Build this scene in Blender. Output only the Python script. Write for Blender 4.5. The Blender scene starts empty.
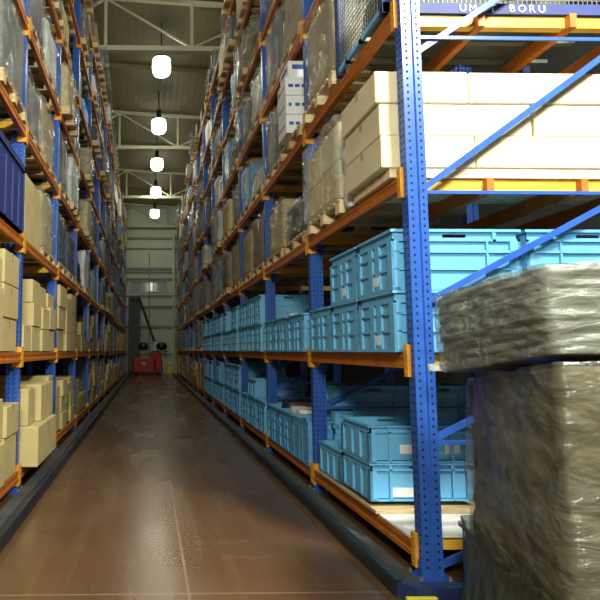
import bpy, bmesh, math, random
from mathutils import Vector, noise, Matrix
C = bpy.context.scene.collection
PI = math.pi
random.seed(7)

# ------------------------------------------------------------------ basics
def link(o, parent=None):
    C.objects.link(o)
    if parent: o.parent = parent
    return o

def tag(o, label=None, cat=None, group=None, kind=None):
    if label: o['label'] = label
    if cat: o['category'] = cat
    if group: o['group'] = group
    if kind: o['kind'] = kind
    return o

def empty(name, loc=(0, 0, 0), rz=0.0):
    o = bpy.data.objects.new(name, None)
    o.empty_display_size = 0.1
    o.location = loc
    o.rotation_euler = (0, 0, rz)
    return link(o)

class MB:
    """collects shapes for ONE mesh"""
    def __init__(s): s.v, s.f, s.m = [], [], []
    def add(s, vs, fs, mi=0):
        n = len(s.v)
        s.v += [tuple(v) for v in vs]
        s.f += [tuple(i + n for i in f) for f in fs]
        s.m += [mi] * len(fs)
        return s
    def box(s, x0, x1, y0, y1, z0, z1, mi=0):
        if x0 > x1: x0, x1 = x1, x0
        if y0 > y1: y0, y1 = y1, y0
        if z0 > z1: z0, z1 = z1, z0
        vs = [(x0, y0, z0), (x1, y0, z0), (x1, y1, z0), (x0, y1, z0), (x0, y0, z1), (x1, y0, z1), (x1, y1, z1), (x0, y1, z1)]
        return s.add(vs, [(0, 3, 2, 1), (4, 5, 6, 7), (0, 1, 5, 4), (1, 2, 6, 5), (2, 3, 7, 6), (3, 0, 4, 7)], mi)
    def bar(s, a, b, w, h, mi=0, up=(0, 0, 1)):
        a, b = Vector(a), Vector(b)
        d = (b - a).normalized()
        u = Vector(up)
        if abs(d.dot(u)) > .98: u = Vector((0, 1, 0))
        r = d.cross(u).normalized(); u = r.cross(d).normalized()
        q = [r * w / 2 * i + u * h / 2 * j for i, j in ((-1, -1), (1, -1), (1, 1), (-1, 1))]
        return s.add([a + k for k in q] + [b + k for k in q], [(3, 2, 1, 0), (4, 5, 6, 7), (0, 1, 5, 4), (1, 2, 6, 5), (2, 3, 7, 6), (3, 0, 4, 7)], mi)
    def tube(s, pts, rs, n=12, mi=0, cap=True):
        pts = [Vector(p) for p in pts]
        if not hasattr(rs, '__len__'): rs = [rs] * len(pts)
        vs, fs = [], []
        for i, p in enumerate(pts):
            d = (pts[min(i + 1, len(pts) - 1)] - pts[max(i - 1, 0)]).normalized()
            u = Vector((0, 0, 1)) if abs(d.z) < .9 else Vector((1, 0, 0))
            r = d.cross(u).normalized(); u = r.cross(d)
            for k in range(n):
                t = 2 * PI * k / n
                vs.append(p + (r * math.cos(t) + u * math.sin(t)) * rs[i])
        for i in range(len(pts) - 1):
            for k in range(n):
                a, b = i * n + k, i * n + (k + 1) % n
                fs.append((a, b, b + n, a + n))
        if cap:
            fs.append(tuple(range(n))[::-1]); fs.append(tuple(range((len(pts) - 1) * n, len(pts) * n)))
        return s.add(vs, fs, mi)
    def lathe(s, c, prof, n=20, mi=0):
        vs, fs = [], []
        for r, z in prof:
            for k in range(n):
                t = 2 * PI * k / n
                vs.append((c[0] + r * math.cos(t), c[1] + r * math.sin(t), c[2] + z))
        for i in range(len(prof) - 1):
            for k in range(n):
                a, b = i * n + k, i * n + (k + 1) % n
                fs.append((a, b, b + n, a + n))
        return s.add(vs, fs, mi)
    def extrude(s, poly, axis_pts, mi=0):
        """poly: list of Vector offsets swept between the stations axis_pts = [(Vector origin), ...] (same offsets)"""
        n = len(poly); vs = []
        for o in axis_pts: vs += [Vector(o) + Vector(p) for p in poly]
        fs = []
        for i in range(len(axis_pts) - 1):
            for k in range(n):
                a, b = i * n + k, i * n + (k + 1) % n
                fs.append((a, b, b + n, a + n))
        fs.append(tuple(range(n))[::-1]); fs.append(tuple(range((len(axis_pts) - 1) * n, len(axis_pts) * n)))
        return s.add(vs, fs, mi)
    def mesh(s, name, mats, bevel=0.0, smooth=False, fix=False):
        me = bpy.data.meshes.new(name)
        me.from_pydata(s.v, [], s.f)
        for m in (mats if isinstance(mats, (list, tuple)) else [mats]): me.materials.append(m)
        for p, mi in zip(me.polygons, s.m): p.material_index = mi
        if bevel or fix:
            bm = bmesh.new(); bm.from_mesh(me)
            if fix: bmesh.ops.recalc_face_normals(bm, faces=bm.faces)
            if bevel: bmesh.ops.bevel(bm, geom=list(bm.edges), offset=bevel, segments=1, affect='EDGES', profile=.5)
            bm.to_mesh(me); bm.free()
        if smooth:
            for p in me.polygons: p.use_smooth = True
        me.update()
        return me
    def build(s, name, mats, parent=None, bevel=0.0, smooth=False, fix=False):
        return link(bpy.data.objects.new(name, s.mesh(name, mats, bevel, smooth, fix)), parent)

def put(name, me, parent=None, loc=(0, 0, 0), rz=0, sc=(1, 1, 1)):
    o = bpy.data.objects.new(name, me)
    o.location = loc; o.rotation_euler = (0, 0, rz); o.scale = sc
    return link(o, parent)

def copy_tree(o, parent=None):
    c = o.copy(); C.objects.link(c)
    c.parent = parent
    for ch in list(o.children): copy_tree(ch, c)
    return c

# ------------------------------------------------------------------ materials
def mat(name, col, rough=.5, metal=0.0, spec=.5, noise_amt=0.0, nscale=6.0, bump=0.0, bscale=30.0, col2=None, stretch=(1, 1, 1), coat=0.0):
    m = bpy.data.materials.new(name); m.use_nodes = True
    nt = m.node_tree; b = nt.nodes['Principled BSDF']
    b.inputs['Base Color'].default_value = (*col, 1)
    b.inputs['Roughness'].default_value = rough
    b.inputs['Metallic'].default_value = metal
    b.inputs['Specular IOR Level'].default_value = spec
    b.inputs['Coat Weight'].default_value = coat
    if noise_amt or bump or col2:
        tc = nt.nodes.new('ShaderNodeTexCoord'); mp = nt.nodes.new('ShaderNodeMapping')
        mp.inputs['Scale'].default_value = stretch
        oi = nt.nodes.new('ShaderNodeObjectInfo')
        ad = nt.nodes.new('ShaderNodeVectorMath'); ad.operation = 'ADD'
        ml = nt.nodes.new('ShaderNodeMath'); ml.operation = 'MULTIPLY'; ml.inputs[1].default_value = 40
        nt.links.new(oi.outputs['Random'], ml.inputs[0])
        nt.links.new(tc.outputs['Object'], ad.inputs[0]); nt.links.new(ml.outputs[0], ad.inputs[1])
        nt.links.new(ad.outputs[0], mp.inputs['Vector'])
    if noise_amt or col2:
        n = nt.nodes.new('ShaderNodeTexNoise'); n.inputs['Scale'].default_value = nscale; n.inputs['Detail'].default_value = 5
        nt.links.new(mp.outputs[0], n.inputs['Vector'])
        r = nt.nodes.new('ShaderNodeValToRGB')
        r.color_ramp.elements[0].position = .35; r.color_ramp.elements[1].position = .7
        c2 = col2 or tuple(min(1, c * (1 + noise_amt)) for c in col)
        c1 = col if col2 else tuple(c * (1 - noise_amt) for c in col)
        r.color_ramp.elements[0].color = (*c1, 1); r.color_ramp.elements[1].color = (*c2, 1)
        nt.links.new(n.outputs['Fac'], r.inputs[0]); nt.links.new(r.outputs[0], b.inputs['Base Color'])
    if bump:
        n2 = nt.nodes.new('ShaderNodeTexNoise'); n2.inputs['Scale'].default_value = bscale; n2.inputs['Detail'].default_value = 4
        nt.links.new(mp.outputs[0], n2.inputs['Vector'])
        bp = nt.nodes.new('ShaderNodeBump'); bp.inputs['Strength'].default_value = bump; bp.inputs['Distance'].default_value = .02
        nt.links.new(n2.outputs['Fac'], bp.inputs['Height']); nt.links.new(bp.outputs[0], b.inputs['Normal'])
    return m

def film_mat(name, col, fac=.4, rough=.18, bscale=7.0, stretch=(1, 1, 1), bump=.6):
    m = bpy.data.materials.new(name); m.use_nodes = True
    nt = m.node_tree; b = nt.nodes['Principled BSDF']; out = nt.nodes['Material Output']
    b.inputs['Base Color'].default_value = (*col, 1); b.inputs['Roughness'].default_value = rough
    b.inputs['Specular IOR Level'].default_value = .9
    tc = nt.nodes.new('ShaderNodeTexCoord'); mp = nt.nodes.new('ShaderNodeMapping'); mp.inputs['Scale'].default_value = stretch
    nt.links.new(tc.outputs['Object'], mp.inputs['Vector'])
    n = nt.nodes.new('ShaderNodeTexNoise'); n.inputs['Scale'].default_value = bscale; n.inputs['Detail'].default_value = 6; n.inputs['Distortion'].default_value = 1.5
    nt.links.new(mp.outputs[0], n.inputs['Vector'])
    bp = nt.nodes.new('ShaderNodeBump'); bp.inputs['Strength'].default_value = bump; bp.inputs['Distance'].default_value = .05
    nt.links.new(n.outputs['Fac'], bp.inputs['Height']); nt.links.new(bp.outputs[0], b.inputs['Normal'])
    tr = nt.nodes.new('ShaderNodeBsdfTransparent'); mx = nt.nodes.new('ShaderNodeMixShader')
    mr = nt.nodes.new('ShaderNodeMapRange'); mr.inputs[1].default_value = .3; mr.inputs[2].default_value = .7
    mr.inputs[3].default_value = fac - .2; mr.inputs[4].default_value = fac + .2
    nt.links.new(n.outputs['Fac'], mr.inputs[0]); nt.links.new(mr.outputs[0], mx.inputs[0])
    nt.links.new(tr.outputs[0], mx.inputs[1]); nt.links.new(b.outputs[0], mx.inputs[2]); nt.links.new(mx.outputs[0], out.inputs[0])
    return m

def emis(name, col, st):
    m = bpy.data.materials.new(name); m.use_nodes = True
    b = m.node_tree.nodes['Principled BSDF']
    b.inputs['Base Color'].default_value = (*col, 1)
    b.inputs['Emission Color'].default_value = (*col, 1); b.inputs['Emission Strength'].default_value = st
    return m

M = {}
M['blue'] = mat('blue rack paint', (.026, .095, .39), .33, noise_amt=.12, nscale=9, spec=.5)
M['hole'] = mat('slot shadow', (.004, .005, .012), .9)
M['conn'] = mat('amber connector tone', (.66, .29, .03), .4, noise_amt=.15, nscale=9)  # connector plates, lighter and yellower than the beams
M['bar'] = mat('yellow bar paint', (.74, .42, .04), .45, noise_amt=.1, nscale=5)
M['orange'] = mat('orange beam paint', (.43, .125, .010), .5, noise_amt=.18, nscale=7)
M['zinc'] = mat('zinc', (.5, .5, .5), .35, metal=.8)
M['crate'] = mat('sky blue plastic', (.13, .41, .66), .42, noise_amt=.07, nscale=3)
M['crate2'] = mat('mid blue plastic', (.10, .34, .60), .45, noise_amt=.07, nscale=3)
M['card'] = mat('brown cardboard', (.50, .40, .17), .75, noise_amt=.08, nscale=5, bump=.15, bscale=60)
M['card_dk'] = mat('aged cardboard', (.36, .27, .13), .8, noise_amt=.12, nscale=5, bump=.15, bscale=60)
M['card_lt'] = mat('cream cardboard', (.62, .54, .34), .7, noise_amt=.05, nscale=5, bump=.1, bscale=60)
M['card_wh'] = mat('white cardboard', (.72, .74, .74), .6, noise_amt=.05, nscale=5)
M['tape'] = mat('clear brown tape', (.42, .33, .16), .25)
M['paper'] = mat('paper', (.72, .72, .66), .7)
M['ink'] = mat('blue ink', (.03, .09, .36), .6)
M['wood'] = mat('pallet wood', (.50, .37, .19), .8, noise_amt=.25, nscale=4, stretch=(1, 6, 6), bump=.3, bscale=40)
M['wood_lt'] = mat('fresh pallet wood', (.68, .55, .32), .8, noise_amt=.15, nscale=4, stretch=(1, 6, 6))
M['grey'] = mat('grey goods', (.10, .105, .09), .6, noise_amt=.35, nscale=4, bump=.3, bscale=15)
M['white'] = mat('white goods', (.62, .64, .60), .55, noise_amt=.2, nscale=4, bump=.3, bscale=15)
M['dark'] = mat('black goods', (.02, .022, .03), .5, noise_amt=.5, nscale=4, bump=.3, bscale=15)
M['navy'] = mat('navy plastic', (.015, .028, .13), .65, noise_amt=.2, nscale=4)
M['lblue'] = mat('light blue goods', (.10, .36, .66), .5, noise_amt=.25, nscale=4, bump=.3, bscale=15)
M['brown'] = mat('brown goods', (.22, .15, .06), .75, noise_amt=.25, nscale=4, bump=.3, bscale=15)
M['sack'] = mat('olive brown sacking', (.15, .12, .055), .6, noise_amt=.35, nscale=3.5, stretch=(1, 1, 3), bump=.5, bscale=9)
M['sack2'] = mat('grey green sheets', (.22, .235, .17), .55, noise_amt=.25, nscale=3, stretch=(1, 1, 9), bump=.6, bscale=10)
M['film'] = film_mat('stretch film', (.30, .31, .29), .27, rough=.09, bump=1.0)
M['film_thin'] = film_mat('thin stretch film', (.6, .62, .6), .22, rough=.12, bump=1.0)
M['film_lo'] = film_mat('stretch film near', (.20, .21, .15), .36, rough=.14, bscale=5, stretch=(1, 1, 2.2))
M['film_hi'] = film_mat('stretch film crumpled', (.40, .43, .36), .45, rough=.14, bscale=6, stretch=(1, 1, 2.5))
M['skirt'] = film_mat('loose green film', (.045, .075, .055), .8, rough=.2, bscale=4, stretch=(2, 2, .6))
M['rail'] = mat('dark steel rail', (.012, .019, .028), .42, metal=.1, noise_amt=.4, nscale=5, stretch=(1, .2, 1))
M['rail_blue'] = mat('blue black rail', (.018, .035, .11), .4, metal=.2, noise_amt=.4, nscale=5)
M['yellow'] = mat('yellow paint', (.75, .62, .03), .5, noise_amt=.15)
M['truss'] = mat('cream truss paint', (.50, .48, .32), .5)
M['mesh'] = mat('galvanised wire', (.16, .165, .14), .5, metal=.2)
M['red'] = mat('red truck paint', (.42, .014, .008), .5)
M['black'] = mat('black rubber', (.012, .013, .014), .4)
M['mast'] = mat('dark mast steel', (.02, .035, .03), .45, metal=.3)
M['reflector'] = mat('lamp reflector', (.5, .5, .48), .3, metal=.7)
M['lamp'] = emis('lamp glow', (1.0, 1.0, .84), 24)

def node_mat(name, fn, rough=.5):
    m = bpy.data.materials.new(name); m.use_nodes = True
    fn(m.node_tree, m.node_tree.nodes['Principled BSDF'])
    return m

def floor_nodes(nt, b):
    N, L = nt.nodes.new, nt.links.new
    tc = N('ShaderNodeTexCoord')
    def noise_(scale, stretch, detail=5):
        mp = N('ShaderNodeMapping'); mp.inputs['Scale'].default_value = stretch; L(tc.outputs['Object'], mp.inputs['Vector'])
        n = N('ShaderNodeTexNoise'); n.inputs['Scale'].default_value = scale; n.inputs['Detail'].default_value = detail; L(mp.outputs[0], n.inputs['Vector'])
        return n.outputs['Fac']
    def ramp(v, a, b_, ca, cb):
        r = N('ShaderNodeValToRGB'); r.color_ramp.elements[0].position = a; r.color_ramp.elements[1].position = b_
        r.color_ramp.elements[0].color = (*ca, 1); r.color_ramp.elements[1].color = (*cb, 1); L(v, r.inputs[0]); return r.outputs[0]
    def mix(f, a, c, mode='MIX'):
        x = N('ShaderNodeMixRGB'); x.blend_type = mode
        for i, v in ((0, f), (1, a), (2, c)):
            if isinstance(v, (int, float)): x.inputs[i].default_value = v
            elif isinstance(v, tuple): x.inputs[i].default_value = (*v, 1)
            else: L(v, x.inputs[i])
        return x.outputs[0]
    base = ramp(noise_(.9, (1, .35, 1), 6), .35, .68, (.082, .037, .0135), (.118, .059, .023))
    worn = ramp(noise_(1.3, (1, .6, 1), 3), .48, .78, (0, 0, 0), (.4, .4, .4))
    c = mix(worn, base, (.13, .10, .055))
    scr = ramp(noise_(6, (1, .05, 1), 3), .52, .75, (0, 0, 0), (.35, .35, .35))
    c = mix(scr, c, (.17, .13, .075))
    scr2 = ramp(noise_(5, (.15, 1, 1), 3), .55, .78, (0, 0, 0), (.22, .22, .22))
    c = mix(scr2, c, (.17, .13, .075))
    br = N('ShaderNodeTexBrick'); br.offset = 0; br.inputs['Scale'].default_value = 1; br.inputs['Brick Width'].default_value = 2.6
    br.inputs['Row Height'].default_value = 3.45; br.inputs['Mortar Size'].default_value = .012; br.inputs['Mortar Smooth'].default_value = .6
    br.inputs['Color1'].default_value = (0, 0, 0, 1); br.inputs['Color2'].default_value = (0, 0, 0, 1); br.inputs['Mortar'].default_value = (.35, .35, .35, 1)
    mp = N('ShaderNodeMapping'); mp.inputs['Location'].default_value = (-.25, 0, 0); L(tc.outputs['Object'], mp.inputs['Vector']); L(mp.outputs[0], br.inputs['Vector'])
    c = mix(br.outputs['Color'], c, (.30, .25, .16))
    L(c, b.inputs['Base Color'])
    rr = ramp(noise_(1.6, (1, .3, 1), 3), .3, .75, (.20, .20, .20), (.34, .34, .34))
    L(rr, b.inputs['Roughness'])
    bp = N('ShaderNodeBump'); bp.inputs['Strength'].default_value = .05; bp.inputs['Distance'].default_value = .01
    L(noise_(7, (1, .4, 1), 2), bp.inputs['Height']); L(bp.outputs[0], b.inputs['Normal'])
    b.inputs['Specular IOR Level'].default_value = .5
M['floor'] = node_mat('brown epoxy floor', floor_nodes)

def deck_nodes(nt, b):
    N, L = nt.nodes.new, nt.links.new
    tc = N('ShaderNodeTexCoord'); w = N('ShaderNodeTexWave'); w.bands_direction = 'X'; w.inputs['Scale'].default_value = 1.4
    w.inputs['Distortion'].default_value = 0; L(tc.outputs['Object'], w.inputs['Vector'])
    n = N('ShaderNodeTexNoise'); n.inputs['Scale'].default_value = .8; L(tc.outputs['Object'], n.inputs['Vector'])
    r = N('ShaderNodeValToRGB'); r.color_ramp.elements[0].color = (.15, .125, .052, 1); r.color_ramp.elements[1].color = (.20, .17, .075, 1)
    L(n.outputs['Fac'], r.inputs[0]); L(r.outputs[0], b.inputs['Base Color'])
    bp = N('ShaderNodeBump'); bp.inputs['Strength'].default_value = .12; bp.inputs['Distance'].default_value = .03
    L(w.outputs['Fac'], bp.inputs['Height']); L(bp.outputs[0], b.inputs['Normal']); b.inputs['Roughness'].default_value = .6
M['roof'] = node_mat('olive roof decking', deck_nodes)
M['endwall'] = mat('pale green wall panels', (.50, .56, .42), .55, noise_amt=.06, nscale=.8)
M['dark_backing'] = mat('added dark backing', (.035, .035, .03), .8, noise_amt=.2, nscale=1)  # near-black tone stands in for the shade behind the racks
M['girt'] = mat('dark girt', (.16, .19, .14), .5)
M['glass'] = mat('window glass', (.30, .38, .40), .08, spec=.8)
M['concrete'] = mat('plinth concrete', (.045, .05, .05), .8, noise_amt=.25, nscale=4)

# ------------------------------------------------------------------ dimensions
B, Y0, S, H0 = 2.25, 3.603, 1.240, .172
XR, XL = 1.78, -1.3826
NB = 13
DEPTH = 1.9
LZ = [H0 + S * l for l in range(8)]
TOP = [z + .055 for z in LZ]
ORD = ['first', 'second', 'third', 'fourth', 'fifth', 'sixth', 'seventh', 'eighth', 'ninth', 'tenth', 'eleventh', 'twelfth', 'thirteenth', 'fourteenth']
SHELF = ['lowest shelf', 'second shelf', 'third shelf', 'fourth shelf', 'fifth shelf', 'sixth shelf', 'seventh shelf', 'top shelf']
def side(s): return 'right' if s > 0 else 'left'
def fx(s, d): return (XR + d) if s > 0 else (XL - d)      # d = depth behind the aisle face of a rack

# ------------------------------------------------------------------ room
def struct(name, mb, m, **k):
    o = mb.build(name, m, **k); o['kind'] = 'structure'; return o
WX0, WX1, YE, YB = -4.6, 5.2, 36.4, -5.0
def roofz(x): return 11.33 - .06 * x
struct('floor', MB().box(WX0, WX1, YB, YE, -.2, 0), M['floor'])
struct('ceiling', MB().extrude([(WX0, 0, roofz(WX0)), (WX1, 0, roofz(WX1)), (WX1, 0, roofz(WX1) + .15), (WX0, 0, roofz(WX0) + .15)], [(0, YB, 0), (0, YE, 0)]), M['roof'], fix=True)
struct('dark_backing_right', MB().box(WX1, WX1 + .1, YB, YE, 0, 10.8), M['dark_backing'])  # dark backing added so the depth behind the right rack stays black
struct('dark_backing_left', MB().box(WX0 - .1, WX0, YB, YE, 0, 11.4), M['dark_backing'])  # same added dark backing behind the left rack
# end wall with window opening: x from -1.1 to 1.05, z 3.9..5.3
def yz(y): return 1.481 + (350.6 - y) * YE / 541.4
wz0, wz1 = yz(293), yz(281)
wb = MB().box(WX0, WX1, YE, YE + .15, 0, wz0).box(WX0, WX1, YE, YE + .15, wz1, 11.4)
wb.box(WX0, -1.25, YE, YE + .15, wz0, wz1).box(1.3, WX1, YE, YE + .15, wz0, wz1)
struct('wall_end', wb, M['endwall'])
w = struct('window_1', MB().box(-1.25, 1.3, YE + .05, YE + .07, wz0, wz1), M['glass'])
fr = MB()
for x in (-1.25, -.55, .3, 1.22): fr.box(x, x + .08, YE - .02, YE + .04, wz0, wz1)
fr.box(-1.25, 1.3, YE - .02, YE + .04, wz0, wz0 + .07).box(-1.25, 1.3, YE - .02, YE + .04, wz1 - .07, wz1)
fr.build('window_frame', M['truss'], w)
for i, (y, h) in enumerate([(237.5, .16), (248, .10), (268.5, .16), (272, .08), (279, .12), (296, .10), (307, .14), (327, .14), (354, .08)]):
    struct('trim_%d' % (i + 1), MB().box(WX0, WX1, YE - .09, YE - .001, yz(y) - h / 2, yz(y) + h / 2), M['girt'])
struct('trim_10', MB().box(.02, .1, YE - .1, YE - .001, 0, yz(252)), M['girt'])
struct('trim_11', MB().box(1.62, 1.78, YE - .3, YE - .1, 0, 9.4), M['truss'])

# roof trusses
for i, y in enumerate([7.2, 14.36, 21.7, 28.9, 35.9]):
    t = empty('ceiling_truss', (0, y, 0))
    tag(t, 'cream lattice roof truss, %s one down the aisle' % ORD[i], 'roof truss', 'roof trusses over the aisle', 'thing')
    zb, x0, x1 = 9.76, -4.5, 5.1
    MB().box(x0, x1, -.08, .08, zb - .02, zb + .12).build('bottom_chord', M['truss'], t)
    MB().extrude([(x0, 0, roofz(x0) - .13), (x1, 0, roofz(x1) - .13), (x1, 0, roofz(x1) - .03), (x0, 0, roofz(x0) - .03)], [(0, -.06, 0), (0, .06, 0)]).build('top_chord', M['truss'], t, fix=True)
    xs = [-3.6, -1.2, 1.2, 3.6]
    for x in xs: MB().bar((x, 0, zb + .1), (x, 0, roofz(x) - .1), .08, .08).build('upright_member', M['truss'], t)
    for a, b2 in ((-1.2, 1.2), (3.6, 1.2), (-3.6, -1.2)):
        za, zc = (roofz(a) - .12, zb + .1) if a != -3.6 else (zb + .1, roofz(b2) - .12)
        MB().bar((a, 0, za), (b2, 0, zc), .05, .05).build('diagonal_member', M['truss'], t)
for i, y in enumerate([3.6, 10.8, 18.0, 25.3, 32.4]):
    x0, x1 = -4.5, 5.1
    o = MB().extrude([(x0, 0, roofz(x0) - .16), (x1, 0, roofz(x1) - .16), (x1, 0, roofz(x1) - .01), (x0, 0, roofz(x0) - .01)], [(0, y - .03, 0), (0, y + .03, 0)]).build('ceiling_purlin', M['roof'], fix=True)
    tag(o, kind='structure')

# lamps
LX = .38
lamp_me = None
def make_lamp(y, label, watts):
    global lamp_me
    x, z = LX, 9.93
    t = empty('high_bay_ceiling_lamp', (x, y, z))
    tag(t, label, 'ceiling lamp', 'high bay lamps down the aisle')
    if lamp_me is None:
        a = MB().lathe((0, 0, 0), [(.05, .36), (.10, .35), (.20, .30), (.26, .22), (.285, .20), (.285, .19), (.25, .205), (.14, .285), (.04, .29)], 24).mesh('reflector', M['reflector'], smooth=True)
        b = MB().lathe((0, 0, 0), [(.001, -.28), (.14, -.27), (.22, -.23), (.27, -.14), (.27, .12), (.23, .22), (.14, .27), (.001, .28)], 24).mesh('bulb', M['lamp'], smooth=True)
        d = MB().tube([(0, 0, .3), (0, 0, 1.4)], .02, 8).mesh('hanging_rod', M['mast'])
        e = MB().lathe((0, 0, 0), [(.001, .62), (.09, .62), (.09, .36), (.05, .34)], 16).mesh('ballast_housing', M['mast'])
        lamp_me = (a, b, d, e)
    for n, me in zip(('reflector', 'bulb', 'hanging_rod', 'ballast_housing'), lamp_me): put(n, me, t)
    l = bpy.data.lights.new('lamp_light', 'SPOT'); l.energy = watts; l.color = (1, .99, .74); l.spot_size = math.radians(165); l.spot_blend = .5; l.shadow_soft_size = .25
    lo = bpy.data.objects.new('lamp_light', l); lo.location = (x, y, z - .32); C.objects.link(lo)
LYS = [-2.1, 2.3, 6.7, 11.1, 15.5, 19.8, 24.0, 28.3, 32.9]
for i, y in enumerate(LYS):
    k = i - 4
    lab = ('glowing round high bay lamp, %s in view down the aisle ceiling' % ORD[k]) if k >= 0 else 'round high bay lamp overhead, %s one before those in view' % ORD[-k - 1]
    make_lamp(y, lab, 65)

# ------------------------------------------------------------------ racks
def post_mesh(name, s, z1, holes):
    """upright: aisle flange plus stepped side webs; local origin = aisle/near corner, x into the rack (s), y away from camera"""
    mb = MB()
    W, D = .09, .135
    # profile in (d, y): stepped omega
    prof = [(0, 0), (.052, 0), (.060, .012), (.075, .012), (.083, 0), (D, 0), (D, .010), (.09, .022), (.05, .022), (.012, .012), (.012, W - .012), (.05, W - .022), (.09, W - .022), (D, W - .010), (D, W), (.083, W), (.075, W - .012), (.060, W - .012), (.052, W), (0, W)]
    mb.extrude([(d * s, y, 0) for d, y in prof], [(0, 0, .012), (0, 0, z1)])
    if holes:
        def hole(cx, cz, face):
            r = .0085; n = 8; hh = .016
            pts = []
            for k in range(n):
                t = 2 * PI * (k + .5) / n
                a, b = r * math.cos(t), hh * .62 * math.sin(t)
                if face == 'y': pts.append((cx + a, -.0006, cz + b))
                else: pts.append((-.0006 * s, cx + a, cz + b))
            base = [((p[0], .0004, p[2]) if face == 'y' else (.0004 * s, p[1], p[2])) for p in pts]
            mb.add(pts + base, [tuple(range(n))] + [(k, (k + 1) % n, n + (k + 1) % n, n + k) for k in range(n)], 1)
        z = .08
        while z < min(z1, 4.6):
            hole(.030 * s, z, 'y'); hole(.108 * s, z, 'y')
            hole(.027, z, 'x'); hole(.063, z, 'x')
            z += .05
    return mb.mesh(name, [M['blue'], M['hole']], fix=False)

def connector_mesh(name, s, near):
    """L plate hooked on a post; local origin: post aisle/near corner, beam centre height"""
    mb = MB(); h = .11
    if near:   # end of the beam that reaches the camera side of a post
        mb.box(-.026 * s, 0, -.012, .042, -h, h); mb.box(-.026 * s, .075 * s, -.014, -.002, -h, h)
        for z in (-.075, -.025, .035, .08): mb.box(-.031 * s, -.026 * s, .012, .026, z - .008, z + .008)
    else:
        mb.box(-.026 * s, 0, .048, .102, -h, h); mb.box(-.026 * s, .075 * s, .092, .104, -h, h)
        for z in (-.075, -.025, .035, .08): mb.box(-.031 * s, -.026 * s, .064, .078, z - .008, z + .008)
    return mb.mesh(name, M['conn'], bevel=.003)

def beam_mesh(name, s):
    mb = MB(); y0, y1 = .104, B - .014
    # box beam with a pressed groove along the aisle face
    p = [(-.024, -.052), (-.024, -.020), (-.017, -.012), (-.017, .012), (-.024, .020), (-.024, .052), (.006, .052), (.006, .036), (.026, .036), (.026, -.052)]
    mb.extrude([(d * s, 0, z) for d, z in p], [(0, y0, 0), (0, y1, 0)])
    return mb.mesh(name, M['orange'], fix=True)

NODES = [.06, .88, 1.80, 2.58, 3.58, 4.5, 5.4, 6.3, 7.2, 8.1]
RISE = [.5, .55, .62, .86, .8, .8, .8, .8, .8, .8]
def rack(s):
    X = XR if s > 0 else XL
    t = empty('pallet_rack', (X, Y0, 0))
    tag(t, 'tall blue and orange pallet racking row %s of the aisle' % ('right' if s > 0 else 'left'), 'pallet rack')
    ph = post_mesh('post', s, 9.15, True); pn = post_mesh('post', s, 9.15, False)
    cn, cf = connector_mesh('connector', s, True), connector_mesh('connector', s, False)
    bmh = beam_mesh('beam', s)
    foot = MB().box(-.05 * s, .19 * s, -.05, .14, 0, .012).box(-.012 * s, 0, 0, .09, .01, .12).mesh('foot_plate', M['blue'])
    bolt = MB()
    for bx, by in ((-.03, -.028), (.16, -.028), (-.03, .118), (.16, .118)): bolt.tube([(bx * s, by, .012), (bx * s, by, .035)], .012, 6)
    bolt = bolt.mesh('anchor_bolt', M['zinc'])
    for k in range(NB + 1):
        p = put('post', ph if k < 4 else pn, t, (0, k * B, 0))
        put('foot_plate', foot, p)
        if k < 6: put('anchor_bolt', bolt, p)
        if k < 7:
            p2 = put('post', pn, t, (s * (DEPTH - .135), k * B, 0)); put('foot_plate', foot, p2)
        if k < 6:
            for i, (z, r) in enumerate(zip(NODES, RISE)):
                if k > 1 and i > 6: continue
                a, b2 = (.10 * s, .045, z), ((DEPTH - .10) * s, .045, z + r * (DEPTH - .2) / 1.12 * .95)
                mb = MB().bar(a, b2, .012, .042)
                mb.bar((a[0], .056, a[2] + .018), (b2[0], .056, b2[2] + .018), .02, .006).bar((a[0], .056, a[2] - .018), (b2[0], .056, b2[2] - .018), .02, .006)
                mb.build('diagonal_brace', M['blue'], t).location = (0, k * B, 0)
            for z in (.87, 2.575, 3.70, 5.4, 7.2):
                if k > 1 and z > 4: continue
                mb = MB().box(.1 * s, (DEPTH - .1) * s, .024, .036, z - .012, z + .012).box(.1 * s, (DEPTH - .1) * s, .036, .06, z + .006, z + .012)
                mb.build('horizontal_brace', M['blue'], t).location = (0, k * B, 0)
    for k in range(NB):
        for l in range(8):
            b1 = put('beam', bmh, t, (0, k * B, LZ[l]))
            put('connector', cf, b1, (0, 0, 0)); put('connector', cn, b1, (0, B, 0))
            if k < 2 and l < 5:
                for d in (.62, DEPTH - .62 + .02):
                    MB().box(d * s, (d + .05) * s, .1, B - .01, -.055, .05).build('support_beam', M['orange'], t).location = (0, k * B, LZ[l])
                MB().box((DEPTH - .02) * s, (DEPTH + .03) * s, .1, B - .01, -.06, .06).build('rear_beam', M['orange'], t).location = (0, k * B, LZ[l])
            if k < 3 and l < 6:
                for yy in ((.15, B - .2) if not (s > 0 and k == 0 and l == 0) else (.15, B - .2)):
                    MB().box(.03 * s, (DEPTH - .03) * s, yy, yy + .06, -.032, .050).build('cross_bar', M['bar'], t).location = (0, k * B, LZ[l])
    return t
rack(1); rack(-1)

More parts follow.
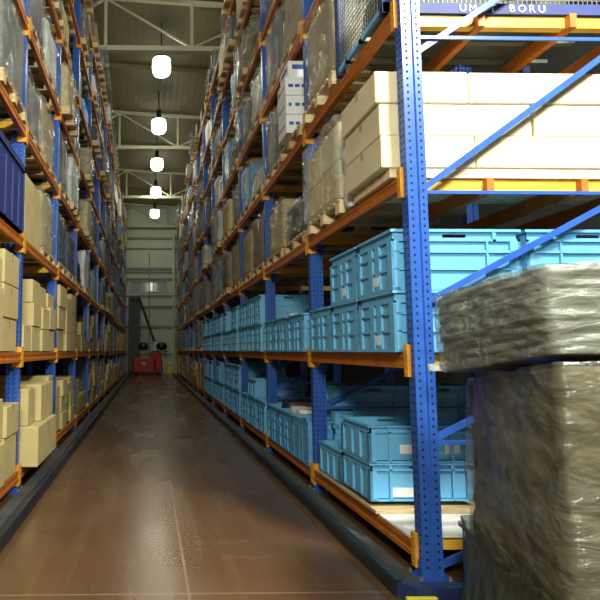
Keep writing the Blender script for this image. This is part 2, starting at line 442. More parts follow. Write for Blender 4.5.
# plinths and guide rails
struct('trim_12', MB().box(1.60, 1.72, 3.45, 33.2, 0, .035), M['concrete'])
def rail(s, xin, y0, y1, label):
    t = empty('guide_rail', (xin, y0, 0)); tag(t, label, 'guide rail', None)
    p = [(0, 0), (0, .085), (.012, .10), (.045, .10), (.052, .088), (.052, .05), (.066, .05), (.066, .078), (.085, .078), (.085, .03), (.12, .012), (.12, 0)]
    MB().extrude([(d * s, 0, z) for d, z in p], [(0, 0, 0), (0, y1 - y0, 0)]).build('rail_profile', M['rail'], t, fix=True)
    return t
rr = rail(1, 1.49, 3.38, 33.4, 'dark steel guide rail along the floor under the crate racking')
rail(-1, -1.08, 2.4, 33.4, 'dark steel guide rail along the floor beneath the carton racking')
er = MB().extrude([(1.49, 3.40, 0), (1.575, 3.40, 0), (1.66, 3.37, 0), (3.4, 3.37, 0), (3.4, 3.28, 0), (1.58, 3.28, 0)], [(0, 0, 0), (0, 0, .09)])
er.build('rail_end', M['rail_blue'], rr, fix=True).location = (-1.49, -3.38, 0)
o = MB().box(1.50, 1.68, 3.235, 3.265, 0, .055, 0).build('guard_plate', M['yellow'], bevel=.004)
tag(o, 'small yellow guard plate on the floor against the rail corner', 'guard plate')
struct('trim_13', MB().box(-1.22, -1.34, 2.4, 33.2, 0, .03), M['concrete'])

# ------------------------------------------------------------------ goods
def box_mesh(name, a, b, c, m, bev=.008, bulge=0.0):
    return MB().box(-a / 2, a / 2, -b / 2, b / 2, 0, c).mesh(name, m, bevel=bev)
_cart = {}
def carton(x0, x1, y0, y1, z0, h, label, group=None, m='card', tape=True, rz=0):
    a, b = abs(x1 - x0), abs(y1 - y0)
    key = (round(a, 2), round(b, 2), round(h, 3), m)
    if key not in _cart:
        body = box_mesh('cardboard_carton', a, b, h, M[m])
        tp = MB()
        e = .0015
        tp.box(-a / 2 - e, a / 2 + e, -.025, .025, h - .001, h + e).box(-a / 2 - e, -a / 2 + .001, -.025, .025, h * .72, h).box(a / 2 - .001, a / 2 + e, -.025, .025, h * .72, h)
        seam = MB().box(-a / 2 + .01, a / 2 - .01, -.002, .002, h - .001, h + .0022)
        _cart[key] = (body, tp.mesh('tape', M['tape']))
    body, tp = _cart[key]
    o = put('cardboard_carton', body, None, ((x0 + x1) / 2, (y0 + y1) / 2, z0), rz)
    if tape: put('tape', tp, o)
    tag(o, label, 'carton', group)
    return o

def lump_mesh(name, a, b, c, m, cuts=8, amp=.02, freq=3.0, seed=0, rnd=.06, topamp=0.0, groove=None, warp=None, smooth=True, fine=0.0, fd=(22, 22, 8)):
    bm = bmesh.new(); bmesh.ops.create_cube(bm, size=1)
    bmesh.ops.subdivide_edges(bm, edges=list(bm.edges), cuts=cuts, use_grid_fill=True)
    so = Vector((seed * 3.7, seed * 1.3, seed * 5.1))
    for v in bm.verts:
        p = v.co.copy()
        q = Vector((p.x * a, p.y * b, (p.z + .5) * c))
        # rounded corners
        ex, ey = max(0, abs(q.x) - (a / 2 - rnd)), max(0, abs(q.y) - (b / 2 - rnd))
        r = math.hypot(ex, ey)
        if r > rnd and r > 0:
            q.x -= math.copysign(ex * (1 - rnd / r), q.x); q.y -= math.copysign(ey * (1 - rnd / r), q.y)
        nrm = Vector((q.x / a if abs(p.x) > .49 else 0, q.y / b if abs(p.y) > .49 else 0, .5 if p.z > .49 else 0))
        if nrm.length: nrm.normalize()
        d = noise.noise(q * freq + so) * amp
        if fine: d += noise.noise(Vector((q.x * fd[0], q.y * fd[1], q.z * fd[2])) + so) * fine
        if p.z > .49: d += (noise.noise(q * 2.1 + so * 2)) * topamp - topamp * .5
        if groove and p.z < .49:
            zz = (q.z / c * groove) % 1.0
            if min(zz, 1 - zz) < .10: d -= .012
        q += nrm * d
        if p.z < -.49: q.z = 0
        if warp: q = warp(q, p)
        v.co = q
    me = bpy.data.meshes.new(name); bm.to_mesh(me); bm.free(); me.materials.append(m)
    if smooth:
        for p in me.polygons: p.use_smooth = True
    return me

def pallet_mesh(a, b, m, name='pallet'):
    """a along x (depth), b along y (aisle); 0.13 high"""
    mb = MB()
    for i in range(3):
        y = -b / 2 + .05 + i * (b - .1) / 2
        mb.box(-a / 2, a / 2, y - .05, y + .05, 0, .018)
        for j in range(3):
            x = -a / 2 + .07 + j * (a - .14) / 2
            mb.box(x - .07, x + .07, y - .05, y + .05, .018, .095)
    for j in range(3):
        x = -a / 2 + .07 + j * (a - .14) / 2
        mb.box(x - .06, x + .06, -b / 2, b / 2, .095, .112)
    n = 7
    for i in range(n):
        y = -b / 2 + .05 + i * (b - .1) / (n - 1)
        mb.box(-a / 2, a / 2, y - .045, y + .045, .112, .13)
    return mb.mesh(name, m)

PAL = pallet_mesh(1.15, .96, M['wood'])
PAL_L = pallet_mesh(1.15, .96, M['wood_lt'])
VAR = {}
spec = {'brown': ('brown', 4), 'cream': ('card', 3), 'white': ('white', 0), 'grey': ('grey', 0), 'black': ('dark', 5), 'light blue': ('lblue', 4), 'navy': ('navy', 3), 'tan': ('card_dk', 3)}
for vi, (k, (mm, gr)) in enumerate(spec.items()):
    VAR[k] = []
    for j in range(2):
        g = lump_mesh('goods', 1.07, .87, .78, M[mm], cuts=11, amp=.03, freq=2.5, seed=vi * 2 + j + 1, rnd=.04, topamp=.10 if gr == 0 else .04, groove=gr or None)
        f = lump_mesh('film', 1.12, .92, .82, M['film'], cuts=12, amp=.03, freq=3.5, seed=vi * 2 + j + 1, rnd=.08, topamp=.10, fine=.010)
        VAR[k].append((g, f))

def wrapped(s, k, l, half, kind='brown', h=.8, push=0.0, film=True, yoff=0, pal=None, wy=1.0, ox=0.0):
    y0 = Y0 + k * B + .12 + half * 1.06
    yc = y0 + .49 + yoff
    X = fx(s, .575 + push)
    adj = {'brown': 'brown', 'cream': 'cream brown', 'white': 'white', 'grey': 'grey', 'black': 'black', 'light blue': 'light blue', 'navy': 'navy blue', 'tan': 'tan'}[kind]
    t = empty('wrapped_pallet_load', (X, yc, TOP[l] + .002), 0)
    tag(t, '%s %s load, %s, %s bay of %s rack, %s half' % ('film-wrapped' if film else 'unwrapped', adj, SHELF[l], ORD[k], side(s), 'near' if half == 0 else 'far'),
        'pallet load', 'pallet loads on the %s rack' % side(s))
    rnd = random.Random(k * 97 + l * 13 + half * 5 + (s + 1) * 1000)
    g, f = VAR[kind][rnd.randint(0, 1)]
    put('pallet', pal or PAL, t)
    fl = 1 if rnd.random() < .5 else -1
    put('goods', g, t, (0, 0, .132), 0 if fl > 0 else PI, (1, wy, h / .80))
    if film: put('film', f, t, (-s * ox / 2, 0, .134), 0 if fl > 0 else PI, (1 + ox, min(1, wy + .06), h / .80 * (1.0 + ox * .6) + .01))
    return t

# --- crates
def crate_meshes(a, b, h, m, style):
    """a = long side along x, b = short side along y. returns shell, rim"""
    mb = MB(); i = .018; th = .010
    sl0, sl1, sz0, sz1 = -.085, .085, h * .865, h * .925
    def wall_x(y, sgn):   # wall whose plane is y = const, runs along x
        ya, yb = y, y - sgn * th
        mb.box(-a / 2 + i, a / 2 - i, ya, yb, .01, sz0)
        mb.box(-a / 2 + i, sl0, ya, yb, sz0, sz1).box(sl1, a / 2 - i, ya, yb, sz0, sz1)
        mb.box(-a / 2 + i, a / 2 - i, ya, yb, sz1, h)
    wall_x(-b / 2 + i, -1); wall_x(b / 2 - i, 1)
    for sx in (-1, 1): mb.box(sx * (a / 2 - i), sx * (a / 2 - i - th), -b / 2 + i, b / 2 - i, .01, h)
    mb.box(-a / 2 + i, a / 2 - i, -b / 2 + i, b / 2 - i, .004, .02)
    if style == 'ribbed':
        hz = [(.0, .035), (.325, .345), (.61, .63)]
        vx = [-.5, -.235, .235, .42]; vy = [-.5, -.16, .04, .42]
        wv, wy = .012, .075
    else:
        hz = [(.0, .03)]
        vx = [-.5, -.31, .295, .48]; vy = [-.5, -.18, .10, .42]
        wv, wy = .02, .09
    for z0, z1 in hz:
        mb.box(-a / 2, a / 2, -b / 2, -b / 2 + i, z0 * h, z1 * h + .006).box(-a / 2, a / 2, b / 2 - i, b / 2, z0 * h, z1 * h + .006)
        mb.box(-a / 2, -a / 2 + i, -b / 2, b / 2, z0 * h, z1 * h + .006).box(a / 2 - i, a / 2, -b / 2, b / 2, z0 * h, z1 * h + .006)
    for q in vx:
        for w0 in ((0, .02),) if style == 'ribbed' else ((0, .02),):
            x = q * a
            mb.box(x, x + (.02 if abs(q) >= .42 else wv), -b / 2, -b / 2 + i, 0, h * .8).box(x, x + (.02 if abs(q) >= .42 else wv), b / 2 - i, b / 2, 0, h * .8)
    for q in vy:
        y = q * b
        mb.box(-a / 2, -a / 2 + i, y, min(y + wy, b / 2), 0, h * .8).box(a / 2 - i, a / 2, y, min(y + wy, b / 2), 0, h * .8)
    # corner posts
    for sx in (-1, 1):
        for sy in (-1, 1):
            mb.box(sx * a / 2, sx * (a / 2 - .055), sy * b / 2, sy * (b / 2 - i), 0, h * .8)
            mb.box(sx * a / 2, sx * (a / 2 - i), sy * b / 2, sy * (b / 2 - .05), 0, h * .8)
    shell = mb.mesh('shell', m)
    rm = MB(); o_ = .004
    for z0, z1, e in ((.80, .835, 0), (.955, 1.0, o_)):
        rm.box(-a / 2 - e, a / 2 + e, -b / 2 - e, -b / 2 + i + .004, z0 * h, z1 * h).box(-a / 2 - e, a / 2 + e, b / 2 - i - .004, b / 2 + e, z0 * h, z1 * h)
        rm.box(-a / 2 - e, -a / 2 + i + .004, -b / 2 - e, b / 2 + e, z0 * h, z1 * h).box(a / 2 - i - .004, a / 2 + e, -b / 2 - e, b / 2 + e, z0 * h, z1 * h)
    for q in (-.3, .3):
        for sy in (-1, 1): rm.box(q * a - .012, q * a + .012, sy * b / 2, sy * (b / 2 - i), .8 * h, h)
    rim = rm.mesh('rim', m)
    return shell, rim
CR = {'ribbed': crate_meshes(.92, .62, .43, M['crate'], 'ribbed'), 'plain': crate_meshes(.82, .62, .288, M['crate'], 'plain'),
      'deep': crate_meshes(.92, .62, .48, M['crate2'], 'ribbed')}
CRH = {'ribbed': .43, 'plain': .288, 'deep': .48}
CRA = {'ribbed': .92, 'plain': .82, 'deep': .92}
card_me = MB().box(-.06, .06, -.002, 0, 0, .07).mesh('label_card', M['paper'])
card_w = MB().box(-.15, .15, -.002, 0, 0, .07).mesh('label_card', M['paper'])
card_s = MB().box(-.002, 0, -.035, .035, 0, .07).mesh('label_card', M['card_wh'])
def crate(style, xa, yn, z, label, cards=(), scx=1.0, side_card=False):
    """xa: aisle-side x, yn: near y"""
    a = CRA[style] * scx
    t = empty('plastic_crate', (xa + a / 2, yn + .31, z))
    tag(t, label, 'crate', 'blue plastic crates on the right rack')
    sh, ri = CR[style]
    put('shell', sh, t, sc=(scx, 1, 1)); put('rim', ri, t, sc=(scx, 1, 1))
    for cx, cz, wide in cards: put('label_card', card_w if wide else card_me, t, (cx, -.31 + .017 if style == 'plain' else -.309, cz))
    if side_card: put('label_card', card_s, t, (-a / 2 - .0005, -.05, .05))
    return t
def cl(adj, pos, col, l, k, back=False):
    return '%s crate, %s of %s%s stack, %s, %s bay of right rack' % (adj, pos, 'back ' if back else '', ORD[col], SHELF[l], ORD[k])
# second shelf
GAP = .003
for k, hs in ((0, (2, 2, 1)), (1, (1, 1, 1)), (2, (2, 2, 2)), (3, (2, 1, 2)), (4, (2, 2, 2)), (5, (2, 1, 2))):
    for c in range(3):
        y = Y0 + k * B + .108 + c * (.665 if k == 0 else .69)
        z = TOP[1] + .003
        for n in range(hs[c]):
            pos = 'only crate' if hs[c] == 1 else ('bottom', 'top', 'third')[n]
            crate('ribbed', XR - .08, y, z + n * (.43 + GAP), cl('blue ribbed', pos, c, 1, k), side_card=(k == 0 and n == 1) or (k == 0 and c == 0))
        if k == 0:
            for n in range(2):
                crate('ribbed', XR + .88, y, z + n * (.43 + GAP), cl('blue ribbed', ('bottom', 'top')[n], c, 1, k, True))
# ground shelf
crate('plain', XR - .045, 4.30, .31, 'wide blue crate with long white label, under its twin, lowest shelf, first bay', cards=((-.08, .03, True),))
crate('plain', XR - .045 , 4.30, .31 + .291, 'wide blue crate with small white labels, upper of two, lowest shelf, first bay', cards=((-.10, .07, False), (.26, .07, False)))
crate('plain', XR - .045, 4.96, .285, 'wide blue crate behind the labelled pair, lowest shelf, first bay of right rack')
for k, style, hs in ((1, 'deep', (1, 1, 1)), (2, 'deep', (1, 1, 1)), (3, 'deep', (2, 2, 2)), (4, 'deep', (1, 2, 1)), (5, 'deep', (2, 1, 2))):
    for c in range(3):
        y = Y0 + k * B + .108 + c * .69
        for n in range(hs[c]):
            pos = 'only crate' if hs[c] == 1 else ('bottom', 'top')[n]
            if k == 1 and c == 0:
                crate('deep', XR - .045, y, TOP[0] + .003, 'narrow blue crate, aisle edge of lowest shelf, second bay of right rack', scx=.3)
            else:
                crate('deep', XR - .045, y, TOP[0] + .003 + n * (.48 + GAP), cl('deep blue ribbed', pos, c, 0, k))
for n in range(2):
    crate('ribbed', XR + .24, Y0 + B + .11, TOP[0] + .003 + n * .433, cl('light blue ribbed', ('bottom', 'top')[n], 0, 0, 1, True))
    crate('ribbed', XR + .24 + .93, Y0 + B + .11, TOP[0] + .003 + n * .433, cl('light blue ribbed', ('bottom', 'top')[n], 1, 0, 1, True), scx=.7)
crate('plain', XR - .045, Y0 + 2 * B + .108 + .69, TOP[0] + .003 + .483, 'pale blue crate standing on deep crates, lowest shelf, third bay of right rack')
# things in the open crates of bay two
o = lump_mesh('m', .5, .4, .06, M['paper'], cuts=8, amp=.05, freq=5, seed=4)
o = put('crumpled_paper', o, None, (XR + .35, Y0 + B + .108 + .69 + .31, TOP[0] + .45)); tag(o, 'crumpled white paper in an open crate, lowest shelf, second bay', 'paper')
o = put('black_bag', lump_mesh('m2', .6, .42, .12, M['dark'], cuts=8, amp=.07, freq=4, seed=6), None, (XR + .42, Y0 + B + .108 + 1.38 + .31, TOP[0] + .44)); tag(o, 'black bag bulging from an open crate, lowest shelf, second bay', 'bag')
o = put('folded_sheet', lump_mesh('m3', .5, .5, .035, M['paper'], cuts=6, amp=.02, freq=4, seed=8, rnd=.02), None, (XR + .25, Y0 + B + 1.1, TOP[1] + .436)); tag(o, 'white folded sheet lying on blue crates, second shelf, second bay', 'sheet')
# boards under the ground shelf crates
o = MB().box(XR - .02, XR + 1.6, Y0 + .12, Y0 + 2.1, TOP[0] + .001, TOP[0] + .014).build('cardboard_sheet', M['paper']); tag(o, 'white cardboard sheet lying on the lowest shelf beside the post', 'cardboard sheet')
o = MB().box(XR - .05, XR + 1.0, Y0 + .60, Y0 + 1.98, TOP[0] + .015, TOP[0] + .045)
o = o.build('wooden_board', M['wood'], bevel=.003); tag(o, 'brown wooden board under the labelled blue crates', 'board')

# --- third shelf, first bay: cream cartons facing the camera
yb0, yb1 = 3.722, 4.41
z3 = TOP[2] + .072
o = MB().box(XR - .06, XR + 1.85, yb0 + .01, yb1, TOP[2] + .002, TOP[2] + .070).build('wooden_board', M['wood_lt'], bevel=.003); tag(o, 'pale wooden board under the long cream cartons, third shelf', 'board')
rows = [((1.66, 2.34), (2.35, 3.6)), ((1.66, 2.77), (2.79, 3.6)), ((1.635, 2.31), (2.32, 3.6))]
rn = ['bottom', 'middle', 'top']
for r, row in enumerate(rows):
    for q, (xa, xb) in enumerate(row):
        carton(xa, xb, yb0 + (.0, .01, .0)[r], yb1, z3 + r * .240, .238 - (.004 if (r == 2 and q) else 0), 'cream carton, %s row, %s, third shelf, first bay of right rack' % (rn[r], ('at the aisle end', 'away from the aisle')[q]),
               'cream cartons on the third shelf', 'card_lt')
# white film hanging between the pallets
fm = lump_mesh('plastic_film_bundle', .12, .16, .72, M['white'], cuts=14, amp=.06, freq=5, seed=21, rnd=.05, fine=.01)
o = put('plastic_film_bundle', fm, None, (XR + .0, 4.55, TOP[2] + .003)); tag(o, 'crumpled white plastic film between cartons, third shelf, first bay', 'plastic film')
# second pallet of cartons, cream, in film: cartons as individuals, the film a thing over them
def stack(s, k, l, ys, hs, col0, m='card', prot=.05, dep=.8, z=None, grp=None, base=0.0, jit=.015, what='brown'):
    """ys = list of (y0, y1) ; hs = list of height lists"""
    rnd = random.Random(k * 31 + l * 7 + col0)
    for c, ((ya, yb), hh) in enumerate(zip(ys, hs)):
        zz = TOP[l] + .003 + base
        for n, h in enumerate(hh):
            pos = 'only one' if len(hh) == 1 else ('bottom' if n == 0 else 'top' if n == len(hh) - 1 else ('middle' if len(hh) == 3 else ORD[n]))
            j = rnd.uniform(-jit, jit); pj = prot + (rnd.uniform(-.03, .03) if jit else 0)
            x0, x1 = fx(s, -pj), fx(s, -pj + dep)
            carton(x0, x1, ya + .006 + j * .3, yb - .006 + j * .3, zz, h - .003, '%s carton, %s of %s stack, %s, %s bay of %s rack' % (what, pos, ORD[c + col0], SHELF[l], ORD[k], side(s)),
                   'cartons on the %s rack' % side(s), m)
            zz += h
o = put('pallet', PAL_L, None, (XR + .50, 5.20, TOP[2] + .002)); tag(o, 'pale wooden pallet under wrapped cartons, third shelf, first bay', 'pallet')
stack(1, 0, 2, [(4.72, 5.20), (5.21, 5.68)], [[.36, .36], [.33, .36]], 0, 'card', prot=.06, dep=1.1, base=.134, what='film-covered brown', jit=0)
fo = put('film_sheet', lump_mesh('film_sheet', 1.27, 1.05, .78, M['film_thin'], cuts=26, amp=.012, freq=4, seed=31, rnd=.05, topamp=.02, fine=.006), None, (XR + .52, 5.2, TOP[2] + .1325)); tag(fo, 'clear stretch film around two carton stacks, third shelf, first bay', 'stretch film')

# --- fourth shelf, first bay: wire cage with lettering, then tall wrapped carton load
def wires(mb, ax, u0, u1, z0, z1, c, st=.035):
    u = u0
    while u < u1:
        if ax == 'x': mb.box(u, u + .005, c, c + .005, z0, z1)
        else: mb.box(c, c + .005, u, u + .005, z0, z1)
        u += st
    z = z0
    while z < z1:
        if ax == 'x': mb.box(u0, u1, c, c + .005, z, z + .005)
        else: mb.box(c, c + .005, u0, u1, z, z + .005)
        z += st
    return mb
t = empty('wire_cage_container', (XR - .07, 3.73, TOP[3] + .002)); tag(t, 'blue framed wire mesh container with white lettering, fourth shelf, first bay', 'mesh container')
cw, cd, ch = 1.75, .98, .95
for x in (0, cw - .07):
    for y in (0, cd - .07): MB().box(x, x + .07, y, y + .07, 0, ch).build('corner_post', M['navy'], t, bevel=.004)
MB().box(.0, cw, 0, .03, .0, .08).build('front_board', M['navy'], t)
MB().box(.0, cw, 0, .03, ch - .06, ch).box(0, .03, 0, cd, ch - .06, ch).box(0, cw, cd - .03, cd, ch - .06, ch).build('top_rail', M['navy'], t)
MB().box(0, .03, .07, cd - .07, .02, .06).build('side_rail', M['lblue'], t)
wires(MB(), 'y', .03, cd - .03, .03, .035, .3).box(.0, cw, .4, .45, .02, .05).box(0, cw, .7, .75, .02, .05).build('base_bars', M['mesh'], t)
wires(MB(), 'x', .07, cw - .07, .08, ch - .06, .012).build('mesh_panel', M['mesh'], t)
wires(MB(), 'y', .07, cd - .07, .06, ch - .06, .012, .045).build('mesh_panel', M['mesh'], t)
wires(MB(), 'x', .07, cw - .07, .05, ch - .06, cd - .02).build('mesh_panel', M['mesh'], t)
xl = .56
for chx in 'UMIT BORU':
    if chx == ' ': xl += .07; continue
    cu = bpy.data.curves.new('letter', 'FONT'); cu.body = chx; cu.size = .080; cu.extrude = .002; cu.align_x = 'CENTER'
    to = bpy.data.objects.new('tmp_text', cu); C.objects.link(to)
    bpy.context.view_layer.update()
    lm = bpy.data.meshes.new_from_object(to.evaluated_get(bpy.context.evaluated_depsgraph_get()))
    bpy.data.objects.remove(to); lm.materials.clear(); lm.materials.append(M['paper'])
    lo_ = put('letter', lm, t, (xl + .035, -.004, .012)); lo_.rotation_euler = (PI / 2, 0, 0)
    xl += .074
o = put('scrap_bundle', lump_mesh('scrap', 1.35, .66, .5, M['grey'], cuts=12, amp=.08, freq=4, seed=44), None, (XR + .8, 4.22, TOP[3] + .06))
tag(o, 'grey scrap goods inside the wire mesh container, fourth shelf', 'goods')
wrapped(1, 0, 3, 1, 'tan', .92, -.08, True, pal=PAL_L)

# white cartons with blue print, fourth shelf, second bay
o = put('pallet', PAL, None, (XR + .52, Y0 + B + .61, TOP[3] + .002)); tag(o, 'wooden pallet under the white printed cartons, fourth shelf, second bay', 'pallet')
for n in range(4):
    y0_ = Y0 + B + .13 + (.0 if n < 3 else .05)
    hh = .235
    c = carton(XR - .13 + (.0 if n < 3 else .05), XR + .42, y0_ + .27, y0_ + .67, TOP[3] + .135 + n * hh, hh - .004, 'white carton with blue print, %s of four, fourth shelf, second bay of right rack' % ('bottom', 'second up', 'third up', 'top')[n], 'white printed cartons', 'card_wh', tape=False)
    a, b = (.55 if n < 3 else .50), .40
    rnd = random.Random(n)
    if n == 3:
        MB().box(-a / 2 - .001, -a / 2 - .0002, -.14, .14, .12, .18).build('printed_band', M['ink'], c)
        MB().box(-.2, .2, -b / 2 - .001, -b / 2 - .0002, .12, .18).build('printed_band', M['ink'], c)
    else:
        for q in range(6):
            w_ = rnd.uniform(.03, .06)
            MB().box(-a / 2 - .001, -a / 2 - .0002, .17 - q * .055 - w_ * .6, .17 - q * .055, .10, .14 + .02 * (q < 2)).build('printed_mark', M['ink'], c)
            MB().box(-.24 + q * .08, -.24 + q * .08 + w_, -b / 2 - .001, -b / 2 - .0002, .10, .14).build('printed_mark', M['ink'], c)

# ------------------------------------------------------------------ left rack near goods
stack(-1, 0, 0, [(4.75, 5.22), (5.24, 5.74)], [[.40, .40], [.42, .30]], 1, 'card', prot=.02, dep=.8)
stack(-1, 0, 1, [(4.55, 5.1), (5.14, 5.74)], [[.3, .3, .3], [.33, .33, .33]], 1, 'card', prot=.01, dep=.8)
carton(-1.19, -2.0, 5.98, 7.12, TOP[0] + .003, .43, 'large brown carton under two smaller ones, lowest shelf, second bay of left rack', None, 'card')
carton(-1.305, -1.9, 5.99, 6.33, TOP[0] + .436, .40, 'upright brown carton on the large one, nearer of two, lowest shelf of left rack', None, 'card')
carton(-1.25, -1.9, 6.42, 7.2, TOP[0] + .436, .42, 'upright brown carton on the large one, further of two, lowest shelf of left rack', None, 'card')
stack(-1, 1, 0, [(7.28, 7.56), (7.58, 7.93)], [[.3, .3], [.35, .35, .2]], 1, 'card', prot=.0, dep=.8)
stack(-1, 1, 1, [(5.98, 6.36), (6.40, 6.86), (6.9, 7.35), (7.4, 7.9)], [[.30], [.30, .28, .28], [.28, .28, .28], [.3, .3, .2]], 1, 'card', prot=.02, dep=.7)
# navy bin
t = empty('plastic_bin', (fx(-1, .5), 4.95, TOP[2] + .003)); tag(t, 'large navy blue plastic bin, third shelf, first bay of left rack', 'bin')
mb = MB().box(-.55, .55, -.7, .7, 0, .02).box(-.55, -.53, -.7, .7, 0, .72).box(.53, .55, -.7, .7, 0, .72).box(-.55, .55, -.7, -.68, 0, .72).box(-.55, .55, .68, .7, 0, .72)
for q in (-.5, -.25, 0, .25, .5): mb.box(.55, .565, q - .02, q + .02, .03, .6)
mb.build('bin_body', M['navy'], t); MB().box(-.57, .57, -.72, -.68, .66, .72).box(-.57, .57, .68, .72, .66, .72).box(-.57, -.53, -.72, .72, .66, .72).box(.53, .57, -.72, .72, .66, .72).build('bin_rim', M['navy'], t)
stack(-1, 1, 2, [(5.98, 6.85)], [[.78]], 1, 'card', prot=.0, dep=1.0, base=.0)
wrapped(-1, 1, 2, 1, 'cream', .8, 0)
wrapped(-1, 0, 3, 1, 'grey', .9, -.05)
wrapped(-1, 1, 3, 0, 'black', .7, 0); wrapped(-1, 1, 3, 1, 'tan', .85, 0)
wrapped(-1, 0, 4, 1, 'brown', .85, 0)

# ------------------------------------------------------------------ carton shelves further down
rg = random.Random(11)
for l, ks in ((0, range(2, NB)), (1, range(2, NB))):
    for k in ks:
        n = rg.choice((3, 4)); y = Y0 + k * B + .12; w_ = 2.05 / n
        ys = [(y + i * w_ + rg.uniform(0, .06), y + (i + 1) * w_) for i in range(n)]
        hs = [[rg.choice((.26, .30, .34))] * rg.choice((1, 2, 3, 3)) for i in range(n)]
        if k > 9: hs = [[sum(h)] for h in hs]
        if l == 0 and k == 4: hs[1] = [.3]
        stack(-1, k, l, ys, hs, 0, rg.choice(('card', 'card', 'card_dk')), prot=rg.uniform(-.02, .05), dep=.8, what='brown')
for l, ks in ((0, range(6, NB)), ):
    for k in ks:
        n = 3; y = Y0 + k * B + .12; w_ = 2.05 / n
        ys = [(y + i * w_ + rg.uniform(0, .06), y + (i + 1) * w_) for i in range(n)]
        hs = [[rg.choice((.28, .34))] * rg.choice((2, 3)) for i in range(n)]
        if k > 9: hs = [[sum(h)] for h in hs]
        stack(1, k, l, ys, hs, 0, 'card', prot=rg.uniform(-.02, .05), dep=.8, what='brown')

# ------------------------------------------------------------------ all other shelves
def visible(s, k, l, half):
    yf = Y0 + k * B + .12 + half * 1.06 + .96
    if s < 0 and yf < 5.2: return False
    return TOP[l] < 1.481 + .70 * yf + (.25 if k < 3 else .5)
done = {(1, 0, 0), (1, 0, 1), (1, 0, 2), (1, 0, 3), (1, 1, 0), (1, 1, 1), (1, 2, 0), (1, 2, 1), (1, 3, 0), (1, 3, 1), (1, 4, 0), (1, 4, 1), (1, 5, 0), (1, 5, 1),
        (-1, 0, 0), (-1, 0, 1), (-1, 0, 2), (-1, 0, 3), (-1, 1, 0), (-1, 1, 1), (-1, 1, 2), (-1, 1, 3), (-1, 0, 4)}
for k in range(2, NB): done |= {(-1, k, 0), (-1, k, 1)}
for k in range(6, NB): done.add((1, k, 0))
special = {(1, 1, 2, 0): ('black', .45), (1, 1, 2, 1): ('cream', .7), (1, 1, 3, 0): None, (1, 1, 3, 1): ('grey', .8), (1, 1, 4, 0): ('tan', .9), (1, 1, 4, 1): ('grey', .95),
           (1, 2, 2, 0): ('brown', .85), (1, 2, 2, 1): ('cream', .8), (1, 2, 3, 0): ('white', .35), (1, 2, 3, 1): ('light blue', .8), (1, 2, 4, 0): ('white', .8), (1, 3, 2, 0): ('cream', .85), (1, 3, 4, 1): ('light blue', .9),
           (1, 3, 5, 0): ('light blue', .85), (-1, 2, 2, 0): ('navy', .8), (-1, 2, 2, 1): ('navy', .7), (-1, 2, 3, 0): ('black', .9), (-1, 1, 4, 0): ('black', .9), (-1, 1, 4, 1): ('white', .8), (-1, 2, 4, 1): ('cream', .9)}
kinds_ = ['brown', 'brown', 'cream', 'cream', 'white', 'white', 'grey', 'black', 'black', 'navy', 'light blue', 'tan', 'tan', 'black']
for s in (1, -1):
    for k in range(NB):
        for l in range(8):
            if (s, k, l) in done: continue
            for half in (0, 1):
                if not visible(s, k, l, half): continue
                key = (s, k, l, half)
                if key in special:
                    if special[key]: wrapped(s, k, l, half, special[key][0], special[key][1], -.02)
                    continue
                kd = rg.choice(kinds_)
                if s > 0 and l == 1 and k > 5: kd = rg.choice(('light blue', 'navy', 'brown'))
                if s > 0 and l <= 4 and kd == 'navy': kd = 'light blue'
                if rg.random() < .07: continue
                h = rg.choice((rg.uniform(.35, .6), rg.uniform(.6, .86), rg.uniform(.75, .86)))
                if l == 7: h = rg.uniform(.45, .62)
                wrapped(s, k, l, half, kd, h, rg.uniform(-.16, .12), rg.random() < .7, wy=rg.choice((.8, .9, 1.0, 1.0)), ox=rg.choice((0, 0, .06, .12)))

# ------------------------------------------------------------------ the two wrapped stacks at the rack end
def warp_low(q, p):
    zt = max(0, min(1, q.z / 1.25))
    q.z += zt * (-.060 * q.y / .63)
    bul = math.sin(zt * PI) * .02
    if p.x < -.49: q.x -= bul
    if p.y < -.49: q.y -= bul
    return q
lo = empty('wrapped_pallet_stack', (2.255, 2.384, 0), math.radians(-16.6))
tag(lo, 'large brown film-wrapped pallet stack on the floor at the rack end', 'pallet stack')
put('pallet', PAL, lo, sc=(1.0, 1.2, 1))
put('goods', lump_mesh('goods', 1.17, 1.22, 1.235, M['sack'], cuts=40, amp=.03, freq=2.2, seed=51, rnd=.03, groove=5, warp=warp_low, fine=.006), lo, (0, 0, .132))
put('film', lump_mesh('film', 1.22, 1.27, 1.25, M['film_lo'], cuts=80, amp=.03, freq=2.6, seed=52, rnd=.035, warp=warp_low, fine=.010, fd=(9, 9, 13)), lo, (0, 0, .13))
